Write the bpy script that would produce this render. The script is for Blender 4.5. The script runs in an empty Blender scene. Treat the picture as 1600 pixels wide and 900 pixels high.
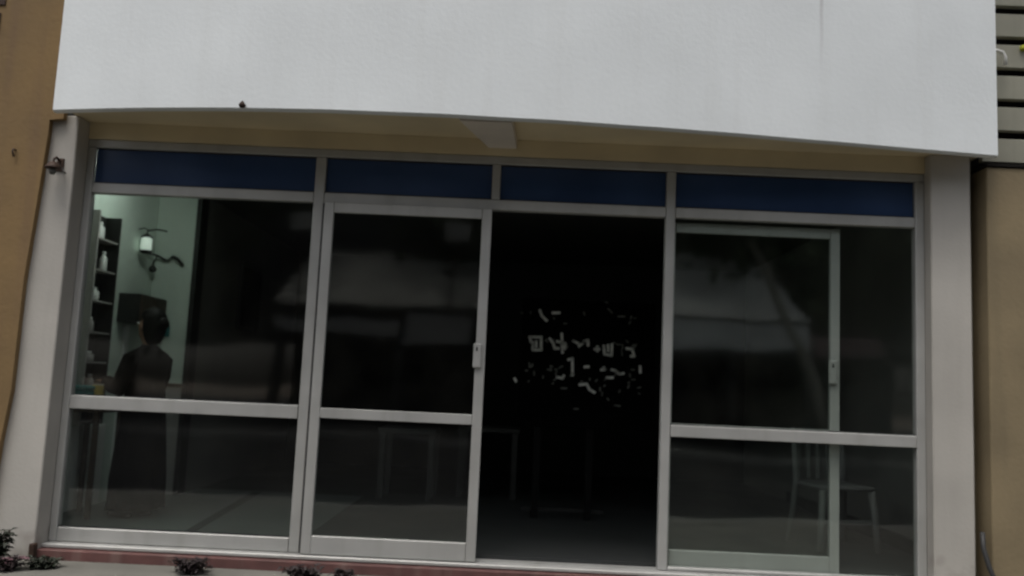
import bpy, bmesh, math, random
from mathutils import Vector, Matrix, noise as mnoise
R = math.radians
S = bpy.context.scene
C = S.collection

# ---------------------------------------------------------------- camera
cam = bpy.data.objects.new('camera', bpy.data.cameras.new('camera'))
C.objects.link(cam); S.camera = cam
cam.data.sensor_width = 36; cam.data.lens = 30.375
cam.data.clip_start = .05; cam.data.clip_end = 600
rx = Vector((0.99895411, 0.00738928, 0.0451229)); up = Vector((-0.04399256, -0.11366827, 0.9925443)); fw = Vector((-0.01246323, 0.99349128, 0.11322431))
cam.matrix_world = Matrix(((rx.x, up.x, -fw.x, 0), (rx.y, up.y, -fw.y, -5.2), (rx.z, up.z, -fw.z, 1.0), (0, 0, 0, 1)))
cam.data.dof.use_dof = True; cam.data.dof.focus_distance = 2.6; cam.data.dof.aperture_fstop = 2.3

# ---------------------------------------------------------------- light
W = bpy.data.worlds.new('World'); S.world = W; W.use_nodes = True
nt = W.node_tree; bgn = nt.nodes['Background']
sky = nt.nodes.new('ShaderNodeTexSky'); sky.sky_type = 'NISHITA'; sky.sun_disc = False
SUN_EL, SUN_AZ = 70, 205            # azimuth clockwise from +Y
sky.sun_elevation = R(SUN_EL); sky.sun_rotation = R(SUN_AZ)
sky.dust_density = 6; sky.air_density = 1.0; sky.ozone_density = 1.0
hs = nt.nodes.new('ShaderNodeHueSaturation'); hs.inputs['Saturation'].default_value = .35
nt.links.new(sky.outputs[0], hs.inputs['Color']); nt.links.new(hs.outputs[0], bgn.inputs[0])
bgn.inputs[1].default_value = .10
sun = bpy.data.objects.new('sun', bpy.data.lights.new('sun', 'SUN')); C.objects.link(sun)
sun.data.energy = .7; sun.data.angle = R(25); sun.data.color = (1, .96, .9)
d = Vector((math.sin(R(SUN_AZ)) * math.cos(R(SUN_EL)), math.cos(R(SUN_AZ)) * math.cos(R(SUN_EL)), math.sin(R(SUN_EL))))
sun.rotation_euler = d.to_track_quat('Z', 'Y').to_euler()
S.view_settings.view_transform = 'Standard'; S.view_settings.look = 'None'
S.view_settings.exposure = .77; S.view_settings.gamma = 1
S.cycles.max_bounces = 8; S.cycles.transparent_max_bounces = 16; S.cycles.diffuse_bounces = 5
S.cycles.caustics_reflective = False; S.cycles.caustics_refractive = False

# ---------------------------------------------------------------- materials
def nd(t, typ, **k):
    n = t.nodes.new(typ)
    for a, b in k.items(): setattr(n, a, b)
    return n
def mat(name, col, rough=.8, var=.12, scale=3., bump=.15, bscale=60., metal=0., spec=.5, dirt=None, dirt_col=(.08, .07, .055), streak=0., bdist=.004):
    """painted / mineral surface: two noises vary the colour, a fine noise gives relief; dirt = (z0, z1) grime mask in object z"""
    m = bpy.data.materials.new(name); m.use_nodes = True; t = m.node_tree; L = t.links.new
    b = t.nodes['Principled BSDF']; b.inputs['Roughness'].default_value = rough; b.inputs['Metallic'].default_value = metal
    b.inputs['Specular IOR Level'].default_value = spec
    tc = nd(t, 'ShaderNodeTexCoord'); geo = nd(t, 'ShaderNodeNewGeometry')
    n1 = nd(t, 'ShaderNodeTexNoise'); n1.inputs['Scale'].default_value = scale; n1.inputs['Detail'].default_value = 6
    L(geo.outputs['Position'], n1.inputs['Vector'])
    mr = nd(t, 'ShaderNodeMapRange'); mr.inputs['From Min'].default_value = .3; mr.inputs['From Max'].default_value = .7
    mr.inputs['To Min'].default_value = 1 - var; mr.inputs['To Max'].default_value = 1 + var * .5
    L(n1.outputs[0], mr.inputs[0])
    mx = nd(t, 'ShaderNodeVectorMath', operation='SCALE'); mx.inputs[0].default_value = col; L(mr.outputs[0], mx.inputs['Scale'])
    out = mx.outputs[0]
    if streak:
        mp = nd(t, 'ShaderNodeMapping'); mp.inputs['Scale'].default_value = (9, 9, .5); L(geo.outputs['Position'], mp.inputs[0])
        n3 = nd(t, 'ShaderNodeTexNoise'); n3.inputs['Scale'].default_value = 1.; n3.inputs['Detail'].default_value = 5; L(mp.outputs[0], n3.inputs['Vector'])
        m3 = nd(t, 'ShaderNodeMapRange'); m3.inputs['From Min'].default_value = .52; m3.inputs['From Max'].default_value = .75
        m3.inputs['To Min'].default_value = 0; m3.inputs['To Max'].default_value = streak; L(n3.outputs[0], m3.inputs[0])
        mm = nd(t, 'ShaderNodeMix', data_type='RGBA'); L(m3.outputs[0], mm.inputs[0]); L(out, mm.inputs[6]); mm.inputs[7].default_value = (*dirt_col, 1)
        out = mm.outputs[2]
    if dirt:
        sp = nd(t, 'ShaderNodeSeparateXYZ'); L(geo.outputs['Position'], sp.inputs[0])
        n4 = nd(t, 'ShaderNodeTexNoise'); n4.inputs['Scale'].default_value = 5; n4.inputs['Detail'].default_value = 7; L(geo.outputs['Position'], n4.inputs['Vector'])
        m4 = nd(t, 'ShaderNodeMapRange'); m4.inputs['From Min'].default_value = dirt[1]; m4.inputs['From Max'].default_value = dirt[0]
        m4.inputs['To Min'].default_value = -.35; m4.inputs['To Max'].default_value = .35; L(sp.outputs[2], m4.inputs[0])
        ad = nd(t, 'ShaderNodeMath', operation='ADD'); L(m4.outputs[0], ad.inputs[0]); L(n4.outputs[0], ad.inputs[1])
        m5 = nd(t, 'ShaderNodeMapRange'); m5.inputs['From Min'].default_value = .5; m5.inputs['From Max'].default_value = .85; m5.inputs['To Max'].default_value = .8; L(ad.outputs[0], m5.inputs[0])
        mm = nd(t, 'ShaderNodeMix', data_type='RGBA'); L(m5.outputs[0], mm.inputs[0]); L(out, mm.inputs[6]); mm.inputs[7].default_value = (*dirt_col, 1)
        out = mm.outputs[2]
    L(out, b.inputs['Base Color'])
    if bump:
        n2 = nd(t, 'ShaderNodeTexNoise'); n2.inputs['Scale'].default_value = bscale; n2.inputs['Detail'].default_value = 4; L(geo.outputs['Position'], n2.inputs['Vector'])
        bp = nd(t, 'ShaderNodeBump'); bp.inputs['Strength'].default_value = bump; bp.inputs['Distance'].default_value = bdist
        L(n2.outputs[0], bp.inputs['Height']); L(bp.outputs[0], b.inputs['Normal'])
        m6 = nd(t, 'ShaderNodeMapRange'); m6.inputs['To Min'].default_value = max(.05, rough - .12); m6.inputs['To Max'].default_value = min(1, rough + .12)
        L(n1.outputs[0], m6.inputs[0]); L(m6.outputs[0], b.inputs['Roughness'])
    return m
def glass_mat(name, tint, wav=.08):
    m = bpy.data.materials.new(name); m.use_nodes = True; t = m.node_tree; L = t.links.new
    t.nodes.remove(t.nodes['Principled BSDF']); o = t.nodes['Material Output']
    tr = nd(t, 'ShaderNodeBsdfTransparent'); tr.inputs[0].default_value = (*tint, 1)
    gl = nd(t, 'ShaderNodeBsdfGlossy'); gl.inputs['Roughness'].default_value = .045
    df = nd(t, 'ShaderNodeBsdfDiffuse'); df.inputs[0].default_value = (.35, .33, .28, 1)
    geo = nd(t, 'ShaderNodeNewGeometry')
    n = nd(t, 'ShaderNodeTexNoise'); n.inputs['Scale'].default_value = 1.3; n.inputs['Detail'].default_value = 1; L(geo.outputs['Position'], n.inputs['Vector'])
    bp = nd(t, 'ShaderNodeBump'); bp.inputs['Strength'].default_value = wav; bp.inputs['Distance'].default_value = .05; L(n.outputs[0], bp.inputs['Height']); L(bp.outputs[0], gl.inputs['Normal'])
    lw = nd(t, 'ShaderNodeLayerWeight'); lw.inputs[0].default_value = .5
    pw = nd(t, 'ShaderNodeMath', operation='POWER'); pw.inputs[1].default_value = 5; L(lw.outputs['Facing'], pw.inputs[0])
    ma = nd(t, 'ShaderNodeMath', operation='MULTIPLY_ADD'); ma.inputs[1].default_value = .96; ma.inputs[2].default_value = .05; L(pw.outputs[0], ma.inputs[0])
    mx = nd(t, 'ShaderNodeMixShader'); L(ma.outputs[0], mx.inputs[0]); L(tr.outputs[0], mx.inputs[1]); L(gl.outputs[0], mx.inputs[2])
    # thin film of dust and smears
    n2 = nd(t, 'ShaderNodeTexNoise'); n2.inputs['Scale'].default_value = 4; n2.inputs['Detail'].default_value = 6; L(geo.outputs['Position'], n2.inputs['Vector'])
    m2 = nd(t, 'ShaderNodeMapRange'); m2.inputs['From Min'].default_value = .35; m2.inputs['From Max'].default_value = .8; m2.inputs['To Max'].default_value = .008; L(n2.outputs[0], m2.inputs[0])
    mx2 = nd(t, 'ShaderNodeMixShader'); L(m2.outputs[0], mx2.inputs[0]); L(mx.outputs[0], mx2.inputs[1]); L(df.outputs[0], mx2.inputs[2])
    L(mx2.outputs[0], o.inputs[0])
    return m
M = {}
M['fascia'] = mat('white_facade_paint', (.74, .775, .785), .75, .07, 1.6, .25, 40, streak=.10, dirt_col=(.45, .44, .41))
# hairline crack running down the paint of the parapet
def add_crack(m, xc):
    t = m.node_tree; L = t.links.new; b = t.nodes['Principled BSDF']; src = b.inputs['Base Color'].links[0].from_socket
    geo = nd(t, 'ShaderNodeNewGeometry'); sp = nd(t, 'ShaderNodeSeparateXYZ'); L(geo.outputs['Position'], sp.inputs[0])
    n = nd(t, 'ShaderNodeTexNoise'); n.inputs['Scale'].default_value = 3; L(geo.outputs['Position'], n.inputs['Vector'])
    a = nd(t, 'ShaderNodeMath', operation='MULTIPLY_ADD'); a.inputs[1].default_value = .03; L(n.outputs[0], a.inputs[0]); L(sp.outputs[0], a.inputs[2])
    s = nd(t, 'ShaderNodeMath', operation='SUBTRACT'); L(a.outputs[0], s.inputs[0]); s.inputs[1].default_value = xc
    ab = nd(t, 'ShaderNodeMath', operation='ABSOLUTE'); L(s.outputs[0], ab.inputs[0])
    w = nd(t, 'ShaderNodeMapRange'); w.inputs['From Min'].default_value = .016; w.inputs['From Max'].default_value = .004; w.inputs['To Max'].default_value = 1; L(ab.outputs[0], w.inputs[0])
    z = nd(t, 'ShaderNodeMapRange'); z.inputs['From Min'].default_value = 2.85; z.inputs['From Max'].default_value = 3.4; z.inputs['To Max'].default_value = .4; L(sp.outputs[2], z.inputs[0])
    mu = nd(t, 'ShaderNodeMath', operation='MULTIPLY'); L(w.outputs[0], mu.inputs[0]); L(z.outputs[0], mu.inputs[1])
    mm = nd(t, 'ShaderNodeMix', data_type='RGBA'); L(mu.outputs[0], mm.inputs[0]); L(src, mm.inputs[6]); mm.inputs[7].default_value = (.2, .17, .17, 1); L(mm.outputs[2], b.inputs['Base Color'])
add_crack(M['fascia'], 1.66)
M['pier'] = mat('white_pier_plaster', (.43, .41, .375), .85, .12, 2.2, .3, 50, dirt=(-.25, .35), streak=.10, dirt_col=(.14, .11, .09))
M['soffit'] = mat('beige_soffit_paint', (.68, .58, .38), .85, .15, 2., .2, 40)
M['beam'] = mat('pale_beam_paint', (.68, .62, .54), .85, .12, 3., .2, 40)
M['tan'] = mat('tan_pillar_plaster', (.20, .128, .054), .85, .22, 2.4, .5, 38, streak=.35, dirt_col=(.12, .07, .05))
M['beige'] = mat('beige_wall_plaster', (.22, .172, .10), .85, .2, 2.4, .5, 38, streak=.3, dirt_col=(.12, .1, .06))
M['olive'] = mat('olive_joint_render', (.10, .085, .05), .9, .2, 4, .3, 40)
M['slat'] = mat('pale_louvre_paint', (.25, .245, .195), .6, .15, 3, .1, 60, dirt_col=(.1, .1, .07), streak=.3)
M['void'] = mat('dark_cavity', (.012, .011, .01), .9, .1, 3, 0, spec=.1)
M['board'] = mat('matt_black_board', (.0025, .0025, .0025), .9, .1, 3, 0, spec=.05)
M['alu'] = mat('satin_aluminium', (.42, .42, .405), .42, .1, 4, .06, 90, metal=.25, streak=.25, dirt_col=(.2, .19, .16))
M['gasket'] = mat('black_rubber', (.02, .02, .02), .6, .1, 3, 0)
M['glass'] = glass_mat('greenish_glass', (.93, .96, .942))
M['blue'] = mat('blue_filmed_glass', (.032, .062, .145), .22, .25, 2, .01, 3, spec=.35, bdist=.02)
M['red'] = mat('worn_red_step_paint', (.12, .052, .047), .75, .35, 7, .3, 50, streak=.35, dirt_col=(.25, .2, .17))
M['concrete'] = mat('old_concrete', (.33, .32, .28), .9, .3, 3.5, .5, 35)
M['pave'] = mat('pavement_concrete', (.16, .155, .135), .9, .3, 2.5, .5, 30)
M['kerb'] = mat('kerb_concrete', (.3, .29, .27), .9, .25, 3, .4, 30)
M['asphalt'] = mat('asphalt', (.03, .03, .031), .95, .25, 2, .6, 120, spec=.05)
M['line'] = mat('road_line_paint', (.6, .6, .56), .7, .3, 6, .2, 60)
M['earth'] = mat('dry_earth', (.13, .1, .07), .95, .3, .6, .4, 10)
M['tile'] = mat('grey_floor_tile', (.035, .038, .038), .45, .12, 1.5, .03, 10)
M['paletile'] = mat('pale_floor_tile', (.11, .125, .12), .35, .15, 1.5, .03, 10)
M['floorband'] = mat('dark_floor_strip', (.03, .03, .035), .5, .2, 3, .05)
M['green'] = mat('pale_green_wall', (.64, .72, .65), .8, .12, 1.6, .15, 40)
M['dado'] = mat('grey_dado_paint', (.33, .31, .30), .7, .15, 2, .1, 40)
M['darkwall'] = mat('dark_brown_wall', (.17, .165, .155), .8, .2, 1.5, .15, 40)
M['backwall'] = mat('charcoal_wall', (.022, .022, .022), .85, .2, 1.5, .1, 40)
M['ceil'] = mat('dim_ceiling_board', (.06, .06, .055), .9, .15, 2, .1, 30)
M['blackp'] = mat('black_lacquer', (.012, .012, .012), .45, .2, 3, .02)
M['white'] = mat('white_enamel', (.78, .78, .76), .4, .06, 5, .03)
M['chalk'] = mat('white_sign_paint', (.84, .83, .79), .7, .3, 30, 0)
M['fade'] = mat('faded_sign_paint', (.15, .15, .135), .8, .6, 30, 0)
M['wood'] = mat('dark_stained_wood', (.05, .032, .02), .5, .3, 8, .1, 30)
M['paletbl'] = mat('grey_laminate', (.035, .035, .034), .5, .15, 5, .05)
M['plegs'] = mat('dark_grey_metal', (.007, .007, .007), .8, .15, 5, 0, spec=.1)
M['plastic'] = mat('grey_plastic', (.14, .14, .138), .5, .1, 5, .03)
M['teal'] = mat('teal_cloth', (.03, .16, .16), .8, .2, 9, .2, 80)
M['yellow'] = mat('yellow_card', (.5, .36, .06), .6, .3, 20, .02)
M['cream'] = mat('cream_card', (.55, .5, .4), .6, .3, 20, .02)
M['skin'] = mat('skin', (.36, .2, .13), .5, .1, 20, .05, 90)
M['hair'] = mat('black_hair', (.007, .006, .005), .6, .3, 40, .4, 160, spec=.2)
M['robe'] = mat('black_cloth', (.004, .004, .004), .95, .25, 12, .3, 90, spec=.05)
M['shoe'] = mat('black_leather', (.01, .01, .01), .4, .2, 12, .05)
M['rust'] = mat('rusty_metal', (.05, .028, .018), .7, .5, 30, .3, 60, metal=.3)
M['pvc'] = mat('white_pipe_plastic', (.6, .6, .58), .45, .1, 8, .03)
M['ylabel'] = mat('yellow_green_plastic', (.4, .42, .03), .5, .1, 8, .03)
M['leaf'] = mat('dark_green_leaf', (.014, .02, .01), .6, .5, 30, 0)
M['mleaf'] = mat('maroon_leaf', (.02, .011, .012), .6, .5, 30, 0)
M['petal'] = mat('dusty_pink_petal', (.16, .085, .10), .7, .4, 30, 0)
M['stem'] = mat('plant_stem', (.04, .03, .02), .8, .3, 20, 0)
M['bark'] = mat('grey_bark', (.13, .11, .085), .95, .4, 4, .8, 12, bdist=.03)
M['crown'] = mat('tree_foliage', (.05, .075, .03), .8, .5, .7, 0)
M['owall'] = mat('opposite_wall_paint', (.45, .44, .41), .85, .2, 1, .3, 20, streak=.3, dirt_col=(.16, .15, .13))
M['oband'] = mat('opposite_fascia_paint', (.85, .85, .82), .8, .15, .8, .2, 20, streak=.3, dirt_col=(.2, .19, .17))
M['oroof'] = mat('weathered_roof_sheet', (.26, .26, .23), .7, .55, 1.2, .2, 20, streak=.3, dirt_col=(.12, .09, .07))
M['orooft'] = mat('pale_roof_sheet', (.72, .71, .67), .7, .35, .8, .2, 20, streak=.4, dirt_col=(.2, .17, .13))
M['palebark'] = mat('pale_bark', (.42, .39, .33), .95, .3, 4, .8, 12, bdist=.03)
M['oshut'] = mat('dark_shutter', (.03, .03, .032), .6, .3, 2, .1, 20)
M['opink'] = mat('dusty_pink_wall', (.36, .25, .25), .85, .2, 1, .3, 20)

# ---------------------------------------------------------------- helpers
def box(bm, x0, x1, y0, y1, z0, z1, bev=0., rz=0.):
    r = bmesh.ops.create_cube(bm, size=1)
    c = Vector(((x0 + x1) / 2, (y0 + y1) / 2, (z0 + z1) / 2))
    vs = r['verts']
    for v in vs:
        p = Vector((v.co.x * (x1 - x0), v.co.y * (y1 - y0), v.co.z * (z1 - z0)))
        if rz: p = Matrix.Rotation(rz, 3, 'Z') @ p
        v.co = p + c
    if bev:
        es = {e for v in vs for e in v.link_edges}
        bmesh.ops.bevel(bm, geom=list(es), offset=bev, segments=1, affect='EDGES', profile=.5)
    return bm
def prism(bm, pts, axis, a, b):
    """extrude polygon pts (2-D) along an axis from a to b"""
    def mk(p, q):
        if axis == 'z': return (p[0], p[1], q)
        if axis == 'y': return (p[0], q, p[1])
        return (q, p[0], p[1])
    lo = [bm.verts.new(mk(p, a)) for p in pts]; hi = [bm.verts.new(mk(p, b)) for p in pts]
    n = len(pts)
    bm.faces.new(lo); bm.faces.new(hi[::-1])
    for i in range(n): bm.faces.new((lo[i], lo[(i + 1) % n], hi[(i + 1) % n], hi[i]))
    bmesh.ops.recalc_face_normals(bm, faces=bm.faces)
    return bm
def tube(bm, pts, rad, n=8, caps=True):
    """tube along points, rad = number or list"""
    pts = [Vector(p) for p in pts]; rings = []
    rad = rad if isinstance(rad, (list, tuple)) else [rad] * len(pts)
    prev = None
    for i, p in enumerate(pts):
        t = (pts[min(i + 1, len(pts) - 1)] - pts[max(i - 1, 0)]).normalized()
        a = prev if prev is not None else (Vector((0, 0, 1)) if abs(t.z) < .9 else Vector((1, 0, 0)))
        u = (a - t * a.dot(t)).normalized(); prev = u; v = t.cross(u)
        rings.append([bm.verts.new(p + (u * math.cos(2 * math.pi * k / n) + v * math.sin(2 * math.pi * k / n)) * rad[i]) for k in range(n)])
    for a, b in zip(rings, rings[1:]):
        for k in range(n): bm.faces.new((a[k], a[(k + 1) % n], b[(k + 1) % n], b[k])).smooth = True
    if caps: bm.faces.new(rings[0][::-1]); bm.faces.new(rings[-1])
    return bm
def lathe(bm, prof, n=16, cx=0, cy=0, sx=1, sy=1, wob=None):
    rings = []
    for r, z in prof:
        ring = []
        for k in range(n):
            a = 2 * math.pi * k / n; rr = r * (1 + (wob(a, z) if wob else 0))
            ring.append(bm.verts.new((cx + rr * sx * math.cos(a), cy + rr * sy * math.sin(a), z)))
        rings.append(ring)
    for a, b in zip(rings, rings[1:]):
        for k in range(n): bm.faces.new((a[k], a[(k + 1) % n], b[(k + 1) % n], b[k])).smooth = True
    bm.faces.new(rings[0][::-1]); bm.faces.new(rings[-1])
    return bm
def B(): return bmesh.new()
def obj(name, bm, m, parent=None, loc=None, **props):
    me = bpy.data.meshes.new(name); bm.to_mesh(me); bm.free(); me.materials.append(M[m] if isinstance(m, str) else m)
    o = bpy.data.objects.new(name, me); C.objects.link(o)
    if parent: o.parent = parent
    if loc: o.location = loc
    for k, v in props.items(): o[k] = v
    return o
def thing(name, label, cat, loc=(0, 0, 0), rz=0, group=None):
    o = bpy.data.objects.new(name, None); C.objects.link(o); o.empty_display_size = .1
    o.location = loc; o.rotation_euler.z = rz; o['label'] = label; o['category'] = cat
    if group: o['group'] = group
    return o
def copy_tree(o, parent=None):
    c = o.copy(); C.objects.link(c)
    if parent: c.parent = parent
    for ch in list(o.children): copy_tree(ch, c)
    return c

# ================================================================ SETTING
G = -.105                                          # pavement in front of the step
obj('ground', box(B(), -120, 120, -120, 120, -.9, -.40), 'earth', kind='structure')
obj('road', box(B(), -110, 110, -12.5, -2.8, -.396, -.255), 'asphalt', kind='structure')
obj('pavement', box(B(), -60, 60, -2.65, -.13, -.396, G), 'pave', kind='structure')
obj('kerb', box(B(), -60, 60, -2.796, -2.654, -.396, G + .004, .012), 'kerb', kind='structure')
obj('opposite_pavement', box(B(), -60, 60, -40, -12.65, -.396, -.13), 'asphalt', kind='structure')
obj('opposite_kerb', box(B(), -60, 60, -12.646, -12.504, -.396, -.126, .012), 'kerb', kind='structure')
# ---- interior floor with recessed strip, doorstep
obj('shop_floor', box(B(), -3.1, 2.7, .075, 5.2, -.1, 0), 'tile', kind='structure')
bm = B()
prism(bm, [(-2.03, .09), (-1.97, .09), (-2.15, 2.3), (-2.23, 2.3)], 'z', .0045, .008)
obj('pale_floor', box(B(), -3.1, -1.3, .08, 2.4, .0005, .004), 'paletile', kind='structure')
obj('floor_strip', bm, 'floorband', kind='structure')

# ================================================================ THE SHOP BUILDING
shop = thing('shop_building', 'white shop building with bowed parapet over a wide aluminium and glass storefront', 'building')
obj('doorstep', box(B(), -2.9, 2.6, -.128, .07, -.3, -.048, .006), 'red', shop)
# fascia / parapet: bowed in plan
FC = [-0.00029, -0.00468, 0.037869, 0.057918, -0.61494]
def fy(x): return sum(c * x ** (4 - i) for i, c in enumerate(FC))
NX = 60
xs = [-2.74 + 5.46 * i / NX for i in range(NX + 1)]
ys = [fy(x) for x in xs]
bm = B()
prof = [(0, 2.458), (0, 4.0), (.045, 4.0), (.045, 2.45), (.012, 2.45)]
rings = [[bm.verts.new((x, y + p[0], p[1] + .002 * mnoise.noise(Vector((x * 3, 0, 0))) * (p[1] < 3))) for p in prof] for x, y in zip(xs, ys)]
for a, b in zip(rings, rings[1:]):
    for k in range(5): bm.faces.new((a[k], a[(k + 1) % 5], b[(k + 1) % 5], b[k]))
bm.faces.new(rings[0]); bm.faces.new(rings[-1][::-1])
bmesh.ops.recalc_face_normals(bm, faces=bm.faces)
obj('parapet', bm, 'fascia', shop)
bm = B()
front = [(x, y + .047) for x, y in zip(xs, ys)]
prism(bm, front + [(2.72, .3), (-2.74, .3)], 'z', 2.505, 2.62)
obj('soffit', bm, 'soffit', shop)
obj('lintel', box(B(), -2.716, 2.416, -.03, .12, 2.402, 2.503), 'soffit', shop)
bm = B(); prism(bm, [(-.39, -.56), (-.10, -.56), (-.075, -.032), (-.245, -.032)], 'z', 2.447, 2.503)
obj('beam', bm, 'beam', shop)
obj('pier', box(B(), -3.4, -2.718, -.158, .1, -.3, 2.503, .006), 'pier', shop)
obj('pier', box(B(), 2.418, 2.655, -.10, .1, -.3, 2.503, .006), 'pier', shop)
obj('upper_wall', box(B(), -3.3, 2.72, .302, .5, 2.5, 6.5), 'fascia', shop)
obj('roof_slab', box(B(), -3.3, 2.8, .2, 5.5, 6.502, 6.7), 'concrete', shop)
# interior shell
obj('side_wall', box(B(), -3.4, -3.102, .102, 2.1, -.1, 2.6), 'green', shop)
gw = obj('partition_wall', box(B(), -3.1, -2.765, 1.95, 2.08, .90, 2.498), 'green', shop)
obj('dado', box(B(), -3.1, -2.765, 1.945, 2.08, .002, .87), 'dado', gw)
obj('dado_rail', box(B(), -3.1, -2.765, 1.93, 2.08, .872, .898), 'wood', gw)
obj('corner_trim', box(B(), -2.763, -2.725, 1.92, 2.08, .002, 2.498), 'blackp', gw)
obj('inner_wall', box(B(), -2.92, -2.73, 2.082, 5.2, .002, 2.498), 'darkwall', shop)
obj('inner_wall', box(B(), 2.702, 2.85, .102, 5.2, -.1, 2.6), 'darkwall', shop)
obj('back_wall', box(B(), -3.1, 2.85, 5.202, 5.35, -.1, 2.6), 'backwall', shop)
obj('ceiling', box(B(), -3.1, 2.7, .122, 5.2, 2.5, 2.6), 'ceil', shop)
obj('wall_board', box(B(), -3.1, -3.088, .2, 1.35, .001, .58, .002), 'white', shop)
obj('skirting', box(B(), 2.68, 2.70, .11, 3.5, .001, .1), 'blackp', shop)

# ---- storefront frame
fr = obj('storefront_frame', box(B(), -2.716, 2.416, -.02, .04, 2.352, 2.40, .004), 'alu', shop)
def member(name, x0, x1, z0, z1, y0=-.02, y1=.04, p=fr): return obj(name, box(B(), x0, x1, y0, y1, z0, z1, .004), 'alu', p)
member('jamb', -2.716, -2.672, -.02, 2.35); member('jamb', 2.362, 2.416, -.02, 2.35)
member('mullion', -1.302, -1.240, -.02, 2.35); member('mullion', .852, .908, -.02, 2.35)
member('mullion', -.216, -.166, 2.13, 2.35)
T = [(-2.670, -1.304), (-1.238, .850), (.910, 2.360)]
for a, b in T: member('transom_rail', a, b, 2.066, 2.128)
member('mid_rail', -2.670, -1.304, .752, .832, -.024); member('mid_rail', .910, 2.360, .748, .818, -.024)
member('bottom_rail', -2.670, -1.304, -.02, .062); member('bottom_rail', .910, 2.360, -.02, -.001)
obj('sill_track', box(B(), -2.716, 2.416, -.09, .07, -.044, -.022, .004), 'alu', fr)
obj('track_rail', box(B(), -1.3, .85, -.012, .0, -.022, -.008), 'alu', fr)
for a, b in [(-2.670, -1.304), (-1.238, -.218), (-.164, .850), (.910, 2.360)]:
    obj('transom_pane', box(B(), a, b, .006, .014, 2.13, 2.35), 'blue', fr)
    bm = B()
    for z0, z1 in ((2.13, 2.137), (2.343, 2.35)): box(bm, a, b, .0, .0055, z0, z1)
    obj('gasket', bm, 'gasket', fr)
def pane(a, b, c, e, y=.01, p=fr):
    g = obj('glass_pane', box(B(), a + .002, b - .002, y, y + .006, c + .002, e - .002), 'glass', p)
    return g
pane(-2.670, -1.304, .832, 2.066); pane(-2.670, -1.304, .062, .752)
pane(.910, 2.360, .818, 2.066); pane(.910, 2.360, -.001, .748)
for (a, b, z) in ((-2.670, -1.304, .832), (-2.670, -1.304, .062), (.910, 2.360, .818)):
    obj('gasket', box(B(), a, b, -.004, .0085, z, z + .006), 'gasket', fr)
# ---- sliding doors
def sliding_door(x0, x1, y, z0, z1, hand, label):
    st = .058
    dr = obj('sliding_door', box(B(), x0 + st + .001, x1 - st - .001, y - .016, y + .016, z1 - .062, z1, .003), 'alu', shop, label=label)
    def mm(n, a, b, c, e, yy=0): return obj(n, box(B(), a, b, y - .018 - yy, y + .018, c, e, .003), 'alu', dr)
    mm('stile', x0, x0 + st, z0, z1); mm('stile', x1 - st, x1, z0, z1)
    mm('bottom_rail', x0 + st + .001, x1 - st - .001, z0, z0 + .105); mm('mid_rail', x0 + st + .001, x1 - st - .001, .765, .825)
    pane(x0 + st, x1 - st, .825, z1 - .062, y - .003, dr); pane(x0 + st, x1 - st, z0 + .105, .765, y - .003, dr)
    hx = x1 - st if hand > 0 else x0
    h = obj('handle', box(B(), hx - .012, hx + .036, y - .042, y - .0185, 1.10, 1.245, .006), 'alu', dr)
    box_b = B(); box(box_b, hx + .004, hx + .014, y - .0445, y - .0425, 1.20, 1.222)
    obj('keyhole', box_b, 'gasket', dr)
    return dr
obj('gasket', box(B(), -1.2395, -1.2235, -.026, -.0205, -.018, 2.06), 'gasket', fr)  # black strip standing in for the shaded gap between mullion and door stile
sliding_door(-1.223, -.206, -.042, -.018, 2.062, 1, 'front sliding door panel closing the second bay')
sliding_door(.868, 1.932, .066, -.018, 2.05, 1, 'sliding door panel pushed open behind the right fixed glass')

# ================================================================ NEIGHBOURS
nb = thing('neighbour_pillar', 'tan plastered pillar of the neighbouring building left of the white parapet', 'pillar')
bm = B()
P = [(-3.0, -.3), (-2.955, .55), (-2.925, .85), (-2.922, 1.5), (-2.895, 1.95), (-2.872, 2.37), (-2.872, 2.46), (-2.79, 2.47), (-2.79, 5), (-4.8, 5), (-4.8, -.3)]
prism(bm, P, 'y', -.20, -.1605)
obj('shaft', bm, 'tan', nb)
obj('stain_hole', box(B(), -3.285, -3.235, -.208, -.2005, 2.99, 3.11, .002), 'rust', nb)
obj('stain_hole', box(B(), -3.285, -3.215, -.208, -.2005, 3.16, 3.28, .002), 'rust', nb)
bm = B(); tube(bm, [(-3.055, -.2, 2.265), (-3.055, -.225, 2.265), (-3.055, -.23, 2.25), (-3.05, -.218, 2.22)], .006)
obj('hook', bm, 'rust', nb)

rb = thing('neighbour_building', 'beige neighbouring building at right with pale louvres above a plain wall', 'building')
obj('wall', box(B(), 2.725, 6.5, -.15, .3, -.3, 2.425, .006), 'beige', rb)
obj('joint_filler', box(B(), 2.657, 2.723, .02, .1, -.3, 2.503), 'olive', rb)
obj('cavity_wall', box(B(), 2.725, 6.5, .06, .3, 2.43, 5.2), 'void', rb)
sb = B(); box(sb, 2.73, 6.5, -.10, -.055, -.0725, .0725, .003)
sl = obj('louvre_slat', sb, 'slat', rb, loc=(0, 0, 2.545))
for k in range(1, 13):
    s2 = sl.copy(); C.objects.link(s2); s2.parent = rb; s2.location = (0, 0, 2.545 + .1975 * k)
for x in (3.6, 4.8, 6.2): obj('louvre_post', box(B(), x, x + .05, -.053, .0, 2.43, 5.1), 'slat', rb)
obj('gap_shade_strip', box(B(), 2.722, 6.5, -.16, .05, 2.427, 2.447, .003), 'void', rb)  # near-black strip, its colour stands for the shaded gap under the lowest slat
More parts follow.
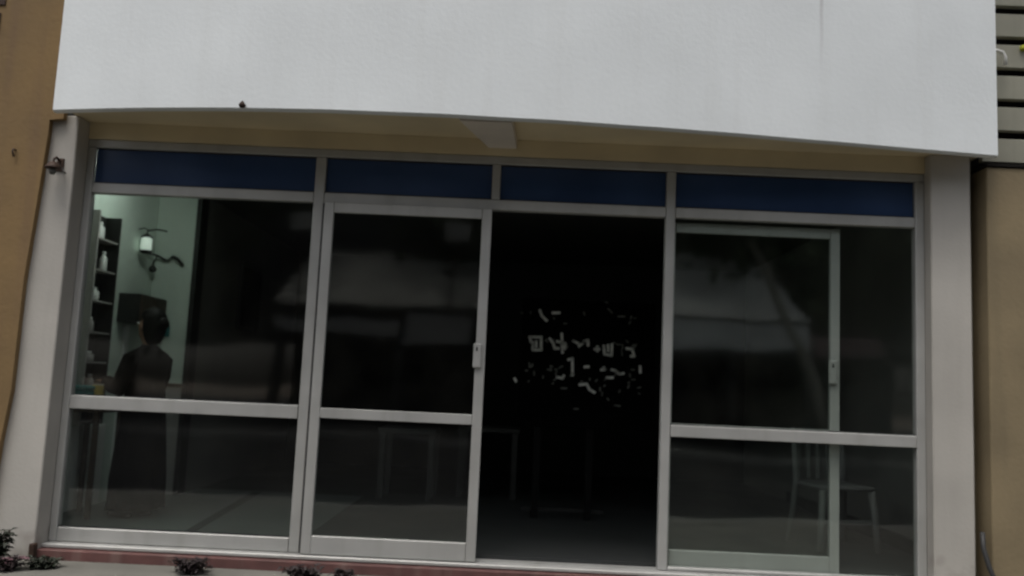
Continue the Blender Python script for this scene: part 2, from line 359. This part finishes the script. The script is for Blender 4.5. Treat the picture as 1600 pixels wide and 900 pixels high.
bm = B(); tube(bm, [(2.775, -.099, 3.14), (2.775, -.14, 3.145), (2.80, -.15, 3.15), (2.835, -.15, 3.14), (2.85, -.15, 3.11), (2.85, -.15, 3.06)], .011, 10)
t = obj('bent_pipe', bm, 'pvc', label='short bent white pipe on the louvres beside the parapet edge', category='pipe')
t = thing('louvre_clip', 'small yellow green plastic clip on a louvre at the right edge', 'clip', (2.985, -.115, 3.19))
obj('clip_body', box(B(), -.02, .02, -.014, .014, -.012, .012, .004), 'ylabel', t)
obj('clip_jaw', box(B(), -.015, .015, .0145, .03, -.02, -.005, .002), 'ylabel', t)

# wall lamp on the left pier
t = thing('wall_lamp', 'small rusty dark wall lamp high on the left white pier', 'wall lamp', (-2.80, -.158, 2.185))
obj('back_plate', box(B(), -.022, .022, -.01, .0, -.03, .05, .003), 'rust', t)
bm = B(); tube(bm, [(0, -.01, .03), (0, -.05, .045), (0, -.075, .03), (0, -.08, .01)], .007); obj('arm', bm, 'rust', t)
bm = B(); lathe(bm, [(.012, .012), (.02, .008), (.044, -.022), (.046, -.03)], 12, 0, -.08); obj('lamp_shade', bm, 'rust', t)
bm = B(); lathe(bm, [(.012, -.03), (.022, -.045), (.016, -.062), (.005, -.068)], 10, 0, -.08); obj('bulb', bm, 'fade', t)
bm = B(); tube(bm, [(.02, -.01, -.01), (.035, -.03, -.035), (.05, -.02, -.045)], .004); obj('cable_end', bm, 'gasket', t)

bm = B(); tube(bm, [(2.86, -.22, G + .02), (2.80, -.25, G + .02), (2.745, -.25, G + .05), (2.70, -.24, .02), (2.665, -.22, .12), (2.655, -.18, .22), (2.665, -.155, .3)], .014, 10)
obj('hose', bm, 'gasket', label='black hose curling up the foot of the beige wall at right', category='hose')
bm = B(); lathe(bm, [(.0, 0), (.012, .004), (.02, .016), (.012, .03), (.004, .04)], 10)
o = obj('drip_nub', bm, 'rust', loc=(-1.585, -.607, 2.452), label='tiny dark nub on the lower edge of the white parapet', category='anchor')

# ================================================================ PLANTS AT THE STEP
def leaf_geo(bm, p, dirv, L, w, droop):
    dirv = dirv.normalized(); side = dirv.cross(Vector((0, 0, 1)))
    side = side.normalized() if side.length > .01 else Vector((1, 0, 0))
    a = p; b = p + dirv * L * .5 + Vector((0, 0, .1 * L)); c = p + dirv * L + Vector((0, 0, -droop * L))
    v = [bm.verts.new(q) for q in (a, b + side * w, c, b - side * w, b - Vector((0, 0, w * .35)))]
    bm.faces.new((v[0], v[1], v[4])); bm.faces.new((v[1], v[2], v[4])); bm.faces.new((v[2], v[3], v[4])); bm.faces.new((v[3], v[0], v[4]))
def plant(x, y, w, h, n, seed, m1, label, petals=0, group=None):
    rnd = random.Random(seed)
    t = thing('low_plant', label, 'plant', (x, y, G), 0, group)
    ls, ss = B(), B()
    for i in range(n):
        a = rnd.uniform(0, 2 * math.pi); rr = w * math.sqrt(rnd.random()) * .75
        tip = Vector((rr * math.cos(a), rr * math.sin(a) * .7, h * rnd.uniform(.35, .95)))
        tube(ss, [(tip.x * .25, tip.y * .25, 0), tip * .6, tip], .0022, 4)
        for j in range(6):
            q = rnd.uniform(0, 6.28); dv = Vector((math.cos(q), math.sin(q), rnd.uniform(-.2, .7)))
            leaf_geo(ls, tip * rnd.uniform(.45, 1), dv, rnd.uniform(.03, .06), rnd.uniform(.009, .017), rnd.uniform(0, .4))
    obj('stem', ss, 'stem', t); obj('foliage', ls, m1, t)
    if petals:
        ps = B()
        for i in range(petals):
            a = rnd.uniform(0, 6.28); rr = w * rnd.random() * .9; p = Vector((rr * math.cos(a), rr * math.sin(a) * .7, h * rnd.uniform(.5, .95)))
            for k in range(5):
                q = k * 1.256 + a; leaf_geo(ps, p, Vector((math.cos(q), math.sin(q), .3)), .022, .009, .2)
        obj('blossom', ps, 'petal', t)
    return t
plant(-1.76, -.30, .15, .085, 46, 1, 'mleaf', 'low dark maroon plant on the pavement below the left fixed window')
plant(-1.14, -.30, .14, .07, 40, 2, 'mleaf', 'low dark plant on the pavement at the foot of the left door panel')
plant(-.92, -.26, .10, .05, 24, 21, 'mleaf', 'tiny dark plant just right of the door panel corner plant')
plant(-2.56, -.33, .12, .055, 34, 3, 'leaf', 'small dark plant on the pavement beside the pink blossoms')
plant(-2.70, -.42, .12, .07, 30, 4, 'mleaf', 'low plant with dusty pink blossoms at the bottom left corner', 16)
plant(-2.84, -.30, .075, .20, 70, 5, 'leaf', 'taller dark green plant against the foot of the left white pier')
obj('drain_cap', box(B(), -2.725, -2.695, -.205, -.162, -.08, -.005, .004), 'rust', label='small brown metal bracket at the foot of the left pier', category='bracket')

# ================================================================ INSIDE: left corner
sh = thing('wall_shelf', 'tall dark shelf rack on the left side wall holding white bottles', 'shelf', (-3.1, .9, 0))
obj('back_panel', box(B(), .0, .012, -.15, .17, .6, 2.1), 'blackp', sh)
obj('side_panel', box(B(), .0125, .12, -.17, -.151, .6, 2.1), 'dado', sh); obj('side_panel', box(B(), .0125, .12, .151, .17, .6, 2.1), 'blackp', sh)
for z in (.62, .82, 1.03, 1.24, 1.46, 1.68, 1.90): obj('shelf', box(B(), .0125, .115, -.15, .15, z, z + .012), 'dado', sh)
rnd = random.Random(8)
desc = {1.474: ('squat white jar on the lower middle shelf of the dark rack', (.03, .09)), 1.694: ('tall white bottle on the second shelf from the top of the rack', (.026, .14)), 1.914: ('white bottle standing on the top shelf of the dark rack', (.032, .12)),
        .834: ('pale bottle on the low shelf of the dark rack, near the table', (.028, .12)), 1.254: ('small grey bottle on the middle shelf of the dark rack', (.022, .10)), 1.044: ('pale round jar on the shelf beside the head of the person', (.036, .07))}
for z, (lab, (r, h)) in desc.items():
    t = thing('bottle', lab, 'bottle', (-3.035, .9 + rnd.uniform(-.05, .06), z), 0, 'bottles on the wall rack')
    obj('bottle_body', lathe(B(), [(r * .9, 0), (r, .006), (r, h * .65), (r * .45, h * .82), (r * .4, h * .86)], 14), 'white' if z > 1.4 else 'dado', t)
    obj('cap', lathe(B(), [(r * .5, h * .861), (r * .5, h)], 12), 'white', t)
t = thing('wall_cabinet', 'dark cabinet hung on the green side wall behind the head of the person', 'cabinet', (-3.1, 1.62, 1.36))
obj('cabinet_body', box(B(), .001, .17, -.24, .24, 0, .22, .004), 'blackp', t)
obj('cabinet_door', box(B(), .171, .182, -.235, -.003, .006, .214, .003), 'wood', t); obj('cabinet_door', box(B(), .171, .182, .003, .235, .006, .214, .003), 'wood', t)
obj('pipe_trunking', box(B(), -3.1, -3.07, 1.5, 1.56, .01, 1.34, .003), 'white', label='pale vertical trunking on the green side wall below the dark cabinet', category='trunking')
lamp_m = bpy.data.materials.new('lit_lantern_glass'); lamp_m.use_nodes = True
lb = lamp_m.node_tree.nodes['Principled BSDF']; lb.inputs['Base Color'].default_value = (.8, .85, .78, 1); lb.inputs['Emission Color'].default_value = (.85, 1, .88, 1); lb.inputs['Emission Strength'].default_value = .22
t = thing('lantern', 'glowing white lantern hanging on the green wall above the dark cabinet', 'lantern', (-3.03, 1.62, 2.0))
obj('lantern_body', lathe(B(), [(.035, -.05), (.042, -.04), (.042, .04), (.03, .055)], 14), lamp_m, t)
obj('lantern_cap', lathe(B(), [(.05, .056), (.02, .08), (.006, .09)], 14), 'blackp', t)
obj('lantern_base', lathe(B(), [(.03, -.075), (.048, -.06), (.048, -.051)], 14), 'blackp', t)
bm = B(); tube(bm, [(0, 0, .09), (0, 0, .12), (-.03, 0, .13), (-.07, 0, .12)], .005, 6); tube(bm, [(0, 0, .11), (.06, .04, .13), (.12, .09, .125)], .007, 6); obj('bracket', bm, 'blackp', t)
tube_m = bpy.data.materials.new('added_fill_tube'); tube_m.use_nodes = True
lb = tube_m.node_tree.nodes['Principled BSDF']; lb.inputs['Emission Color'].default_value = (.9, 1, .93, 1); lb.inputs['Emission Strength'].default_value = 36
t = thing('added_fill_batten', 'unseen fluorescent batten added to light the left corner with the person', 'added ceiling light', (-2.50, .80, 2.5))  # unseen lamp added to brighten the green corner
obj('housing', box(B(), -.03, .03, -.32, .32, -.025, -.001, .003), 'white', t); obj('tube', tube(B(), [(0, -.3, -.042), (0, .3, -.042)], .013, 10), tube_m, t)
t = thing('branch_ornament', 'black twig shaped metal ornament on the pale green partition wall', 'ornament', (-3.0, 1.93, 1.95))
bm = B(); tube(bm, [(-.09, -.15, .0), (-.05, -.03, .0), (0, -.01, -.03), (.03, -.01, -.035), (.07, -.01, .0), (.11, -.012, -.02), (.16, -.012, -.07)], [.008, .009, .012, .009, .012, .017, .012], 7); obj('twig', bm, 'blackp', t)
bm = B(); tube(bm, [(-.05, -.03, 0), (-.07, -.06, -.06), (-.065, -.08, -.10)], .007, 6); obj('twig', bm, 'blackp', t)
bm = B(); lathe(bm, [(.004, -.15), (.026, -.14), (.034, -.12), (.024, -.1), (.004, -.09)], 10, -.06, -.08); obj('seed_pod', bm, 'blackp', t)
o = obj('wall_sticker', box(B(), -2.97, -2.91, 1.935, 1.944, 1.28, 1.37, .002), 'teal', label='small dull green card stuck on the partition wall right of the person', category='card')

tb = thing('side_table', 'small side table under the wall rack, holding a teal box', 'table', (-2.90, .78, 0))
obj('tabletop', box(B(), -.155, .12, -.2, .2, .70, .73, .005), 'wood', tb)
for sx in (-.13, .095):
    for sy in (-.17, .17): obj('leg', box(B(), sx - .015, sx + .015, sy - .015, sy + .015, 0, .70), 'wood', tb)
t = thing('storage_box', 'teal cloth covered box on the small side table', 'box', (-2.965, .70, .731))
obj('box_body', box(B(), -.09, .08, -.1, .1, 0, .12, .008), 'teal', t); obj('box_lid', box(B(), -.095, .085, -.105, .105, .1205, .145, .006), 'teal', t)
t = thing('carton', 'yellow carton on the small side table beside the teal box', 'carton', (-2.875, .74, .731), .3)
obj('carton_body', box(B(), -.035, .035, -.03, .03, 0, .15, .002), 'yellow', t); obj('flap', box(B(), -.033, .033, -.028, .028, .1505, .158, .001), 'cream', t)
t = thing('parcel', 'flat cream parcel leaning in front of the yellow carton', 'parcel', (-2.90, .63, .731), -.2)
obj('parcel_body', box(B(), -.06, .06, -.02, .02, 0, .055, .004), 'cream', t); obj('tape', box(B(), -.01, .01, -.0215, .0215, 0, .0565), 'wood', t)

# ---- the person
def skinned(name, nodes, edges, m, parent, root, sub=1):
    """nodes: dict key -> (co, radius)"""
    keys = list(nodes); idx = {k: i for i, k in enumerate(keys)}
    me = bpy.data.meshes.new(name); me.from_pydata([nodes[k][0] for k in keys], [(idx[a], idx[b]) for a, b in edges], []); me.update()
    o = bpy.data.objects.new(name, me); C.objects.link(o); o.parent = parent; me.materials.append(M[m])
    sk = o.modifiers.new('skin', 'SKIN'); sk.use_smooth_shade = True
    for k in keys:
        v = me.skin_vertices[0].data[idx[k]]; r = nodes[k][1]; v.radius = r if isinstance(r, tuple) else (r, r)
        v.use_root = (k == root)
    s = o.modifiers.new('subdivision', 'SUBSURF'); s.levels = sub; s.render_levels = sub
    return o
pr = thing('person', 'person with black hair in long black clothes standing inside the left window', 'person', (-2.60, .86, 0), R(68))
# local frame: faces +Y before rotation; +X is the right side
N = {'pelvis': ((0, 0, .76), (.12, .10)), 'belly': ((0, 0, .87), (.11, .09)), 'chest': ((0, 0, 1.01), (.12, .09)), 'neck0': ((0, -.005, 1.12), .05), 'neck': ((0, .005, 1.18), .043),
     'jaw': ((0, .025, 1.235), (.055, .06)), 'face': ((0, .02, 1.30), (.07, .085)), 'skull': ((0, .0, 1.37), (.068, .08)), 'nose': ((0, .115, 1.285), .009), 'nose0': ((0, .09, 1.30), .012)}
E_ = [('pelvis', 'belly'), ('belly', 'chest'), ('chest', 'neck0'), ('neck0', 'neck'), ('neck', 'jaw'), ('jaw', 'face'), ('face', 'skull'), ('face', 'nose0'), ('nose0', 'nose')]
for s, n in ((1, 'r'), (-1, 'l')):
    N['sh' + n] = ((s * .145, 0, 1.09), .042); N['el' + n] = ((s * .19, .06, .86), .032)
    hand = Vector((s * .12, .24, .90 + (.08 if s > 0 else 0)))
    N['wr' + n] = (tuple(hand), .020); hd = Vector((-s * .25, 1, .15)).normalized()
    N['pa' + n] = (tuple(hand + hd * .05), (.026, .014))
    E_ += [('chest', 'sh' + n), ('sh' + n, 'el' + n), ('el' + n, 'wr' + n), ('wr' + n, 'pa' + n)]
    sd = Vector((1, 0, 0))
    for k in range(4):
        base = hand + hd * .085 + sd * (k - 1.5) * .0165; L = (.03, .036, .038, .033)[k]
        a, b, c = f'f{k}a{n}', f'f{k}b{n}', f'f{k}c{n}'
        N[a] = (tuple(base), .0085); N[b] = (tuple(base + hd * L + Vector((0, 0, -.012))), .0075); N[c] = (tuple(base + hd * L * 1.6 + Vector((0, 0, -.035))), .006)
        E_ += [('pa' + n, a), (a, b), (b, c)]
    N['t0' + n] = (tuple(hand + hd * .035 - sd * s * .032 + Vector((0, 0, -.005))), .009); N['t1' + n] = (tuple(hand + hd * .07 - sd * s * .045 + Vector((0, 0, -.02))), .007)
    E_ += [('wr' + n, 't0' + n), ('t0' + n, 't1' + n)]
    N['hip' + n] = ((s * .08, 0, .70), .075); N['kn' + n] = ((s * .085, .01, .40), .05); N['an' + n] = ((s * .085, -.01, .075), .034); N['toe' + n] = ((s * .095, .12, .035), (.035, .022))
    N['ft' + n] = ((s * .088, .03, .05), .034)
    E_ += [('pelvis', 'hip' + n), ('hip' + n, 'kn' + n), ('kn' + n, 'an' + n), ('an' + n, 'ft' + n), ('ft' + n, 'toe' + n)]
skinned('body', N, E_, 'skin', pr, 'pelvis')
# long robe with folds
def fold(a, z): return (.07 * math.sin(7 * a + 2 * math.sin(z * 5)) + .03 * math.sin(13 * a + 1)) * max(0, min(1, (1.0 - z) / .7))
bm = lathe(B(), [(.205, .055), (.2, .10), (.19, .25), (.178, .45), (.165, .62), (.152, .78), (.135, .90), (.145, 1.0), (.155, 1.06), (.14, 1.115), (.085, 1.15), (.058, 1.175)], 40, 0, 0, 1.0, .82, fold)
obj('robe', bm, 'robe', pr)
for s in (1, -1):
    e = Vector((s * .19, .06, .86)); w = Vector((s * .125, .225, .90 + (.08 if s > 0 else 0)))
    bm = tube(B(), [(s * .10, 0, 1.085), (s * .15, .005, 1.065), (s * .18, .03, .96), e, (e + w) / 2, w], [.06, .062, .052, .055, .052, .05], 14)
    obj('sleeve', bm, 'robe', pr)
    bm = lathe(B(), [(.05, 0), (.055, .012), (.05, .045), (.03, .065)], 14, 0, 0, .8, 1.9); o = obj('shoe', bm, 'shoe', pr, loc=(s * .088, .045, .002))
for s in (1, -1):
    obj('eye', lathe(B(), [(.002, -.009), (.009, -.005), (.011, 0), (.009, .005), (.002, .009)], 10, s * .03, .098), 'white', pr, loc=(0, -.004, 1.325))
    obj('ear', lathe(B(), [(.004, -.03), (.013, -.015), (.016, .01), (.006, .03)], 8, s * .082, .005), 'skin', pr, loc=(0, 0, 1.30))
obj('mouth', box(B(), -.02, .02, .083, .09, 1.248, 1.254, .002), 'mleaf', pr)
bm = B()
bmesh.ops.create_uvsphere(bm, u_segments=24, v_segments=16, radius=1)
for v in bm.verts:
    c = v.co.copy(); k = 1 + .05 * mnoise.noise(c * 4) + .02 * mnoise.noise(c * 11)
    front = max(0, c.y); low = max(0, -c.z)
    v.co = Vector((c.x * .094 * k, (c.y * (.10 if c.y < 0 else (.085 if c.z > .35 else .03))) * k - .012, 1.335 + c.z * (.108 if c.z > 0 else .17) * k))
for f in bm.faces: f.smooth = True
hr = obj('hair', bm, 'hair', pr)
bm = B(); bmesh.ops.create_icosphere(bm, subdivisions=3, radius=.048)
for v in bm.verts: v.co = v.co * (1 + .1 * mnoise.noise(v.co * 60)) + Vector((0, -.095, 1.325))
for f in bm.faces: f.smooth = True
obj('bun', bm, 'hair', hr)

# ================================================================ INSIDE: further back
t = thing('wall_panel', 'black framed picture on the dark inner wall seen through the left window', 'picture', (-2.728, 3.35, 1.42))
obj('frame', box(B(), .0, .03, -.32, .32, 0, .66, .004), 'blackp', t); obj('picture_sheet', box(B(), .0305, .033, -.28, .28, .04, .62), 'void', t)
def table(x, y, w, dp, h, label, m='paletbl'):
    t = thing('table', label, 'table', (x, y, .001), 0, 'tables inside the shop')
    obj('tabletop', box(B(), -w / 2, w / 2, -dp / 2, dp / 2, h - .04, h, .004), m, t)
    for sx in (-1, 1):
        for sy in (-1, 1): obj('leg', box(B(), sx * (w / 2 - .04) - .024, sx * (w / 2 - .04) + .024, sy * (dp / 2 - .04) - .02, sy * (dp / 2 - .04) + .02, 0, h - .041), m, t)
    return t
table(-.93, 2.5, .50, .5, .60, 'low grey table seen through the left door panel')
table(-.25, 2.9, .56, .5, .62, 'low grey table further back, cut by the edge of the door panel')
# stool chair at right
t = thing('chair', 'grey plastic chair standing inside the right window', 'chair', (2.22, .95, .001), R(10))
obj('seat', box(B(), -.2, .2, -.2, .2, .40, .43, .012), 'plastic', t)
for sx in (-1, 1):
    bm = tube(B(), [(sx * .21, -.21, 0), (sx * .18, -.18, .40)], [.022, .027], 8); obj('leg', bm, 'plastic', t)
    bm = tube(B(), [(sx * .21, .23, 0), (sx * .18, .18, .41), (sx * .185, .20, .62), (sx * .18, .24, .80)], [.022, .026, .024, .022], 8); obj('leg', bm, 'plastic', t)
bk = B()
for i in range(5): box(bk, -.165 + i * .075, -.135 + i * .075, .205, .222, .44, .72, .003)
obj('back_slats', bk, 'plastic', t)
obj('top_rail', box(B(), -.162, .162, .21, .235, .725, .80, .008), 'plastic', t); obj('stretcher', box(B(), -.17, .17, -.195, -.18, .18, .21, .003), 'plastic', t)

# lettered board on a stand in the open bay
YB = 1.62
sg = thing('lettered_board', 'black board with worn white lettering on pale legs inside the open doorway', 'sign board', (0, 0, 0))
obj('board_panel', box(B(), .0, 1.06, YB, YB + .03, .70, 1.70, .004), 'board', sg)
for x in (.165, .575): obj('leg', box(B(), x - .028, x + .028, YB + .005, YB + .045, .0, .698, .003), 'plegs', sg)
obj('foot_rail', box(B(), .06, .70, YB + .046, YB + .07, .05, .08, .003), 'blackp', sg)
# brush strokes, metres on the board (x, z)
rowA = [[(0.142, 1.611), (0.16, 1.567), (0.201, 1.529)], [(0.244, 1.593), (0.3, 1.596)], [(0.067, 1.394), (0.167, 1.398)], [(0.072, 1.394), (0.083, 1.355)], [(0.096, 1.356), (0.099, 1.294)], [(0.099, 1.294), (0.166, 1.297)], [(0.162, 1.392), (0.166, 1.297)], [(0.124, 1.363), (0.126, 1.318)], [(0.23, 1.39), (0.259, 1.352), (0.272, 1.313), (0.305, 1.315)], [(0.323, 1.433), (0.335, 1.282)], [(0.286, 1.37), (0.354, 1.356), (0.35, 1.311)], [(0.415, 1.381), (0.455, 1.361)], [(0.461, 1.338), (0.488, 1.362)], [(0.499, 1.379), (0.532, 1.39), (0.534, 1.347)], [(0.585, 1.322), (0.624, 1.323)], [(0.607, 1.345), (0.608, 1.306)], [(0.657, 1.353), (0.665, 1.286), (0.721, 1.277), (0.721, 1.367)], [(0.69, 1.36), (0.694, 1.31)], [(0.836, 1.338), (0.881, 1.335), (0.9, 1.28), (0.872, 1.279)], [(0.297, 1.091), (0.342, 1.082), (0.353, 1.105)], [(0.381, 1.229), (0.415, 1.241), (0.419, 1.108)], [(0.512, 1.179), (0.545, 1.182)], [(0.641, 1.162), (0.669, 1.164), (0.662, 1.183)], [(0.724, 1.166), (0.752, 1.162), (0.787, 1.135), (0.82, 1.143)], [(0.687, 1.103), (0.737, 1.105)], [(0.946, 1.204), (0.951, 1.154)], [(0.478, 1.038), (0.533, 1.046), (0.557, 1.003), (0.597, 0.983)], [(-0.034, 1.065), (-0.022, 1.041)]]
rowB = [[(-0.009, 1.582), (0.008, 1.583)], [(0.337, 1.513), (0.359, 1.514)], [(0.681, 1.646), (0.716, 1.614)], [(0.761, 1.588), (0.818, 1.59)], [(0.757, 1.368), (0.808, 1.365)], [(0.798, 1.326), (0.805, 1.281)], [(0.914, 1.375), (0.892, 1.341)], [(0.075, 1.193), (0.082, 1.171)], [(0.05, 1.13), (0.067, 1.131)], [(0.244, 1.178), (0.251, 1.139)], [(0.886, 1.173), (0.903, 1.174)], [(0.883, 1.095), (0.91, 1.097)], [(0.334, 1.004), (0.379, 1.006)], [(0.698, 0.943), (0.71, 0.927)], [(0.755, 0.891), (0.8, 0.887)], [(0.117, 1.128), (0.119, 1.094)], [(0.44, 0.849), (0.474, 0.85)], [(0.657, 1.702), (0.679, 1.692)]]
rowB += [[(0.265, 1.384), (0.254, 1.375)], [(0.112, 1.362), (0.133, 1.376)], [(0.745, 1.378), (0.73, 1.381)], [(0.207, 1.384), (0.214, 1.357)], [(0.804, 1.336), (0.809, 1.351)], [(0.333, 1.347), (0.329, 1.373)], [(0.849, 1.388), (0.831, 1.402)], [(0.51, 1.38), (0.498, 1.377)], [(0.9, 1.333), (0.884, 1.337)], [(0.876, 1.354), (0.895, 1.372)], [(0.513, 1.363), (0.497, 1.373)], [(0.197, 1.369), (0.202, 1.381)], [(0.094, 1.346), (0.091, 1.325)], [(0.479, 1.368), (0.494, 1.369)], [(0.426, 1.378), (0.414, 1.389)], [(0.375, 1.339), (0.367, 1.319)], [(0.878, 1.175), (0.892, 1.17)], [(0.753, 1.138), (0.755, 1.121)], [(0.221, 1.147), (0.244, 1.141)], [(0.872, 1.115), (0.868, 1.143)], [(0.076, 1.158), (0.101, 1.164)], [(0.433, 1.113), (0.414, 1.13)], [(0.325, 1.166), (0.313, 1.161)], [(0.407, 1.112), (0.402, 1.102)], [(0.1, 1.167), (0.103, 1.184)], [(0.322, 1.173), (0.341, 1.176)], [(0.248, 1.175), (0.261, 1.171)], [(0.672, 1.171), (0.691, 1.167)], [(0.287, 1.109), (0.303, 1.095)], [(0.76, 1.153), (0.78, 1.155)], [(0.279, 1.15), (0.298, 1.147)], [(0.287, 1.116), (0.296, 1.134)], [(0.07, 1.597), (0.071, 1.582)], [(0.254, 1.554), (0.262, 1.545)], [(0.887, 1.579), (0.906, 1.581)], [(0.863, 1.572), (0.868, 1.596)], [(0.491, 1.611), (0.499, 1.585)], [(0.862, 1.553), (0.851, 1.532)], [(0.788, 0.992), (0.796, 1.012)], [(0.658, 0.989), (0.656, 0.961)], [(0.929, 1.033), (0.956, 1.04)], [(0.669, 1.034), (0.679, 1.043)], [(0.941, 0.992), (0.954, 0.987)], [(0.64, 0.997), (0.639, 1.024)], [(0.263, 1.035), (0.273, 1.041)], [(0.857, 1.03), (0.865, 1.054)], [(0.857, 1.066), (0.867, 1.076)], [(0.67, 1.08), (0.689, 1.097)], [(0.49, 1.065), (0.502, 1.064)], [(0.601, 1.069), (0.615, 1.086)], [(0.189, 1.076), (0.19, 1.096)], [(0.075, 1.041), (0.08, 1.053)], [(0.555, 1.076), (0.558, 1.092)], [(0.275, 1.067), (0.288, 1.07)]]
def strokes(rows, wd):
    bm = B()
    for st in rows:
        for (a, b), (c, e) in zip(st, st[1:]):
            v = Vector((c - a, 0, e - b)); L = v.length or .001; n = Vector((-v.z, 0, v.x)) / L * wd / 2; v = v / L * wd * .3
            p = Vector((a, YB - .003, b)) - v; q = Vector((c, YB - .003, e)) + v
            fr_ = [bm.verts.new(k) for k in (p - n, q - n, q + n, p + n)]; bk_ = [bm.verts.new(k.co + Vector((0, .0025, 0))) for k in fr_]
            bm.faces.new(fr_); bm.faces.new(bk_[::-1])
            for i in range(4): bm.faces.new((fr_[i], bk_[i], bk_[(i + 1) % 4], fr_[(i + 1) % 4]))
    bmesh.ops.recalc_face_normals(bm, faces=bm.faces)
    return bm
for st in rowA: obj('brush_stroke', strokes([st], .021), 'chalk', sg)
for st in rowB: obj('brush_stroke', strokes([st], .013), 'fade', sg)

# ================================================================ ACROSS THE STREET (seen mirrored in the glass)
oh = thing('opposite_shophouse', 'long low shophouse across the street with pale fascia and sheet roof', 'building', (0, 0, 0))
obj('wall', box(B(), -6.2, 10.4, -23.5, -19.2, -.3, 2.0), 'oshut', oh)
obj('upper_wall', box(B(), -14, 16, -23.5, -20.4, 2.01, 6.0), 'oshut', oh)  # dark wall added behind the roofs to close the reflected sky gap
obj('fascia_board', box(B(), 2.6, 7.1, -16.15, -16.0, 2.08, 2.78), 'oband', oh)
obj('fascia_board', box(B(), 7.15, 8.9, -16.5, -16.35, 2.0, 2.55), 'opink', oh)
obj('fascia_board', box(B(), -2.9, -1.15, -16.15, -16.0, 1.95, 2.66), 'owall', oh)
obj('fascia_board', box(B(), -6.2, -3.1, -16.4, -16.25, 2.15, 2.5), 'owall', oh)
obj('canopy', box(B(), -6.2, 10.4, -19.19, -16.55, 2.2, 2.35), 'oshut', oh)
for x in (-6.1, -3.0, -.2, 2.5, 5.2, 7.12, 10.2): obj('post', box(B(), x - .1, x + .1, -16.35 - .19, -16.17, -.13, 2.19), 'oshut', oh)
for x in (-4.5, -1.5, 1.2, 3.9, 6.2, 8.7):
    sh_ = obj('shutter', box(B(), x - 1.1, x + 1.1, -19.19, -19.12, -.13, 1.9), 'oshut', oh)
def roof(x0, x1, xt0, xt1, z0, z1, y0, y1, m):
    bm = B(); n = 40; rows = []
    for i in range(n + 1):
        f = i / n; dz = .03 * (i % 2)
        rows.append([bm.verts.new((x0 + (x1 - x0) * f, y0, z0 + dz)), bm.verts.new((xt0 + (xt1 - xt0) * f, y1, z1 + dz)), bm.verts.new((xt0 + (xt1 - xt0) * f, y1, z1 + dz - .05)), bm.verts.new((x0 + (x1 - x0) * f, y0, z0 + dz - .05))])
    for a, b in zip(rows, rows[1:]):
        for k in range(4): bm.faces.new((a[k], a[(k + 1) % 4], b[(k + 1) % 4], b[k]))
    bm.faces.new(rows[0]); bm.faces.new(rows[-1][::-1]); bmesh.ops.recalc_face_normals(bm, faces=bm.faces)
    return bm
obj('roof', roof(2.4, 7.4, 2.4, 6.4, 2.95, 5.0, -16.6, -19.8, 'oroof'), 'orooft', oh)
obj('roof', roof(-6.3, -.6, -6.0, -1.4, 2.9, 4.7, -16.6, -19.8, 'oroof'), 'oroof', oh)
t = thing('shop_sign', 'small plain white sign hanging below the opposite roof, left one', 'sign', (-5.7, -16.5, 4.75), 0, 'plain signs across the street')
obj('sign_panel', box(B(), -.3, .3, -.04, .04, 0, .42, .02), 'owall', t); obj('sign_post', box(B(), -.03, .03, -.12, -.045, -4.85, .4), 'rust', t)
t2 = copy_tree(t); t2.location = (-1.75, -16.5, 4.72); t2['label'] = 'small plain white sign across the street nearer the open doorway'
def tree(x, y, h, cr, seed, label, lean=0., nl=2600, trunk=.22, bark='bark'):
    rnd = random.Random(seed); t = thing('broadleaf_tree', label, 'tree', (x, y, -.4), 0, 'trees across the street')
    bm = B(); top = Vector((lean, rnd.uniform(-.3, .3), h * .62))
    tube(bm, [(0, 0, -.2), (lean * .2, 0, h * .15), tuple(top * .6), tuple(top)], [trunk * 1.3, trunk, trunk * .75, trunk * .45], 10)
    cen = []
    for i in range(11):
        a = rnd.uniform(0, 6.28); q = top * rnd.uniform(.55, .95); e = top + Vector((math.cos(a) * cr * rnd.uniform(.3, .8), math.sin(a) * cr * rnd.uniform(.3, .8), rnd.uniform(-.15, .35) * h))
        tube(bm, [q, q.lerp(e, .5) + Vector((0, 0, .2)), e], [trunk * .35, trunk * .2, trunk * .08], 6); cen.append(e); cen.append(q.lerp(e, .6))
    obj('trunk', bm, bark, t)
    lm = B()
    for i in range(nl):
        c = rnd.choice(cen); d_ = Vector((rnd.gauss(0, 1), rnd.gauss(0, 1), rnd.gauss(0, .9))) * cr * .30; p = c + d_
        u = Vector((rnd.gauss(0, 1), rnd.gauss(0, 1), rnd.gauss(0, 1))).normalized(); w = u.orthogonal().normalized(); s = rnd.uniform(.16, .34)
        vs = [lm.verts.new(p + k) for k in (u * s, w * s * .6, -u * s, -w * s * .6)]; lm.faces.new(vs)
    obj('crown', lm, 'crown', t)
for i, (x, y, h, cr, lean) in enumerate([(-12, -21, 10, 3.2, .3), (-7, -22.5, 11.5, 3.4, -.4), (-2.5, -21.5, 10.5, 3.2, .5), (1.8, -22, 12, 3.5, -.3), (5.6, -21, 11, 3.2, .2), (10.3, -21.5, 12, 3.5, -.5), (15, -21, 10.5, 3.4, .2)]):
    lab = ['farthest left tree behind the opposite shophouses', 'tall tree behind the left sheet roof', 'tree behind the gap between the two sheet roofs', 'tallest middle tree behind the shophouse gap', 'tree rising behind the right sheet roof', 'broad tree behind the dusty pink fascia', 'farthest right tree across the street'][i]
    tree(x, y, h, cr, 40 + i, lab, lean, 7000)
tree(7.6, -15.2, 11.5, 1.7, 77, 'leaning street tree in front of the right sheet roof', -3.2, 1500, .13, 'palebark')
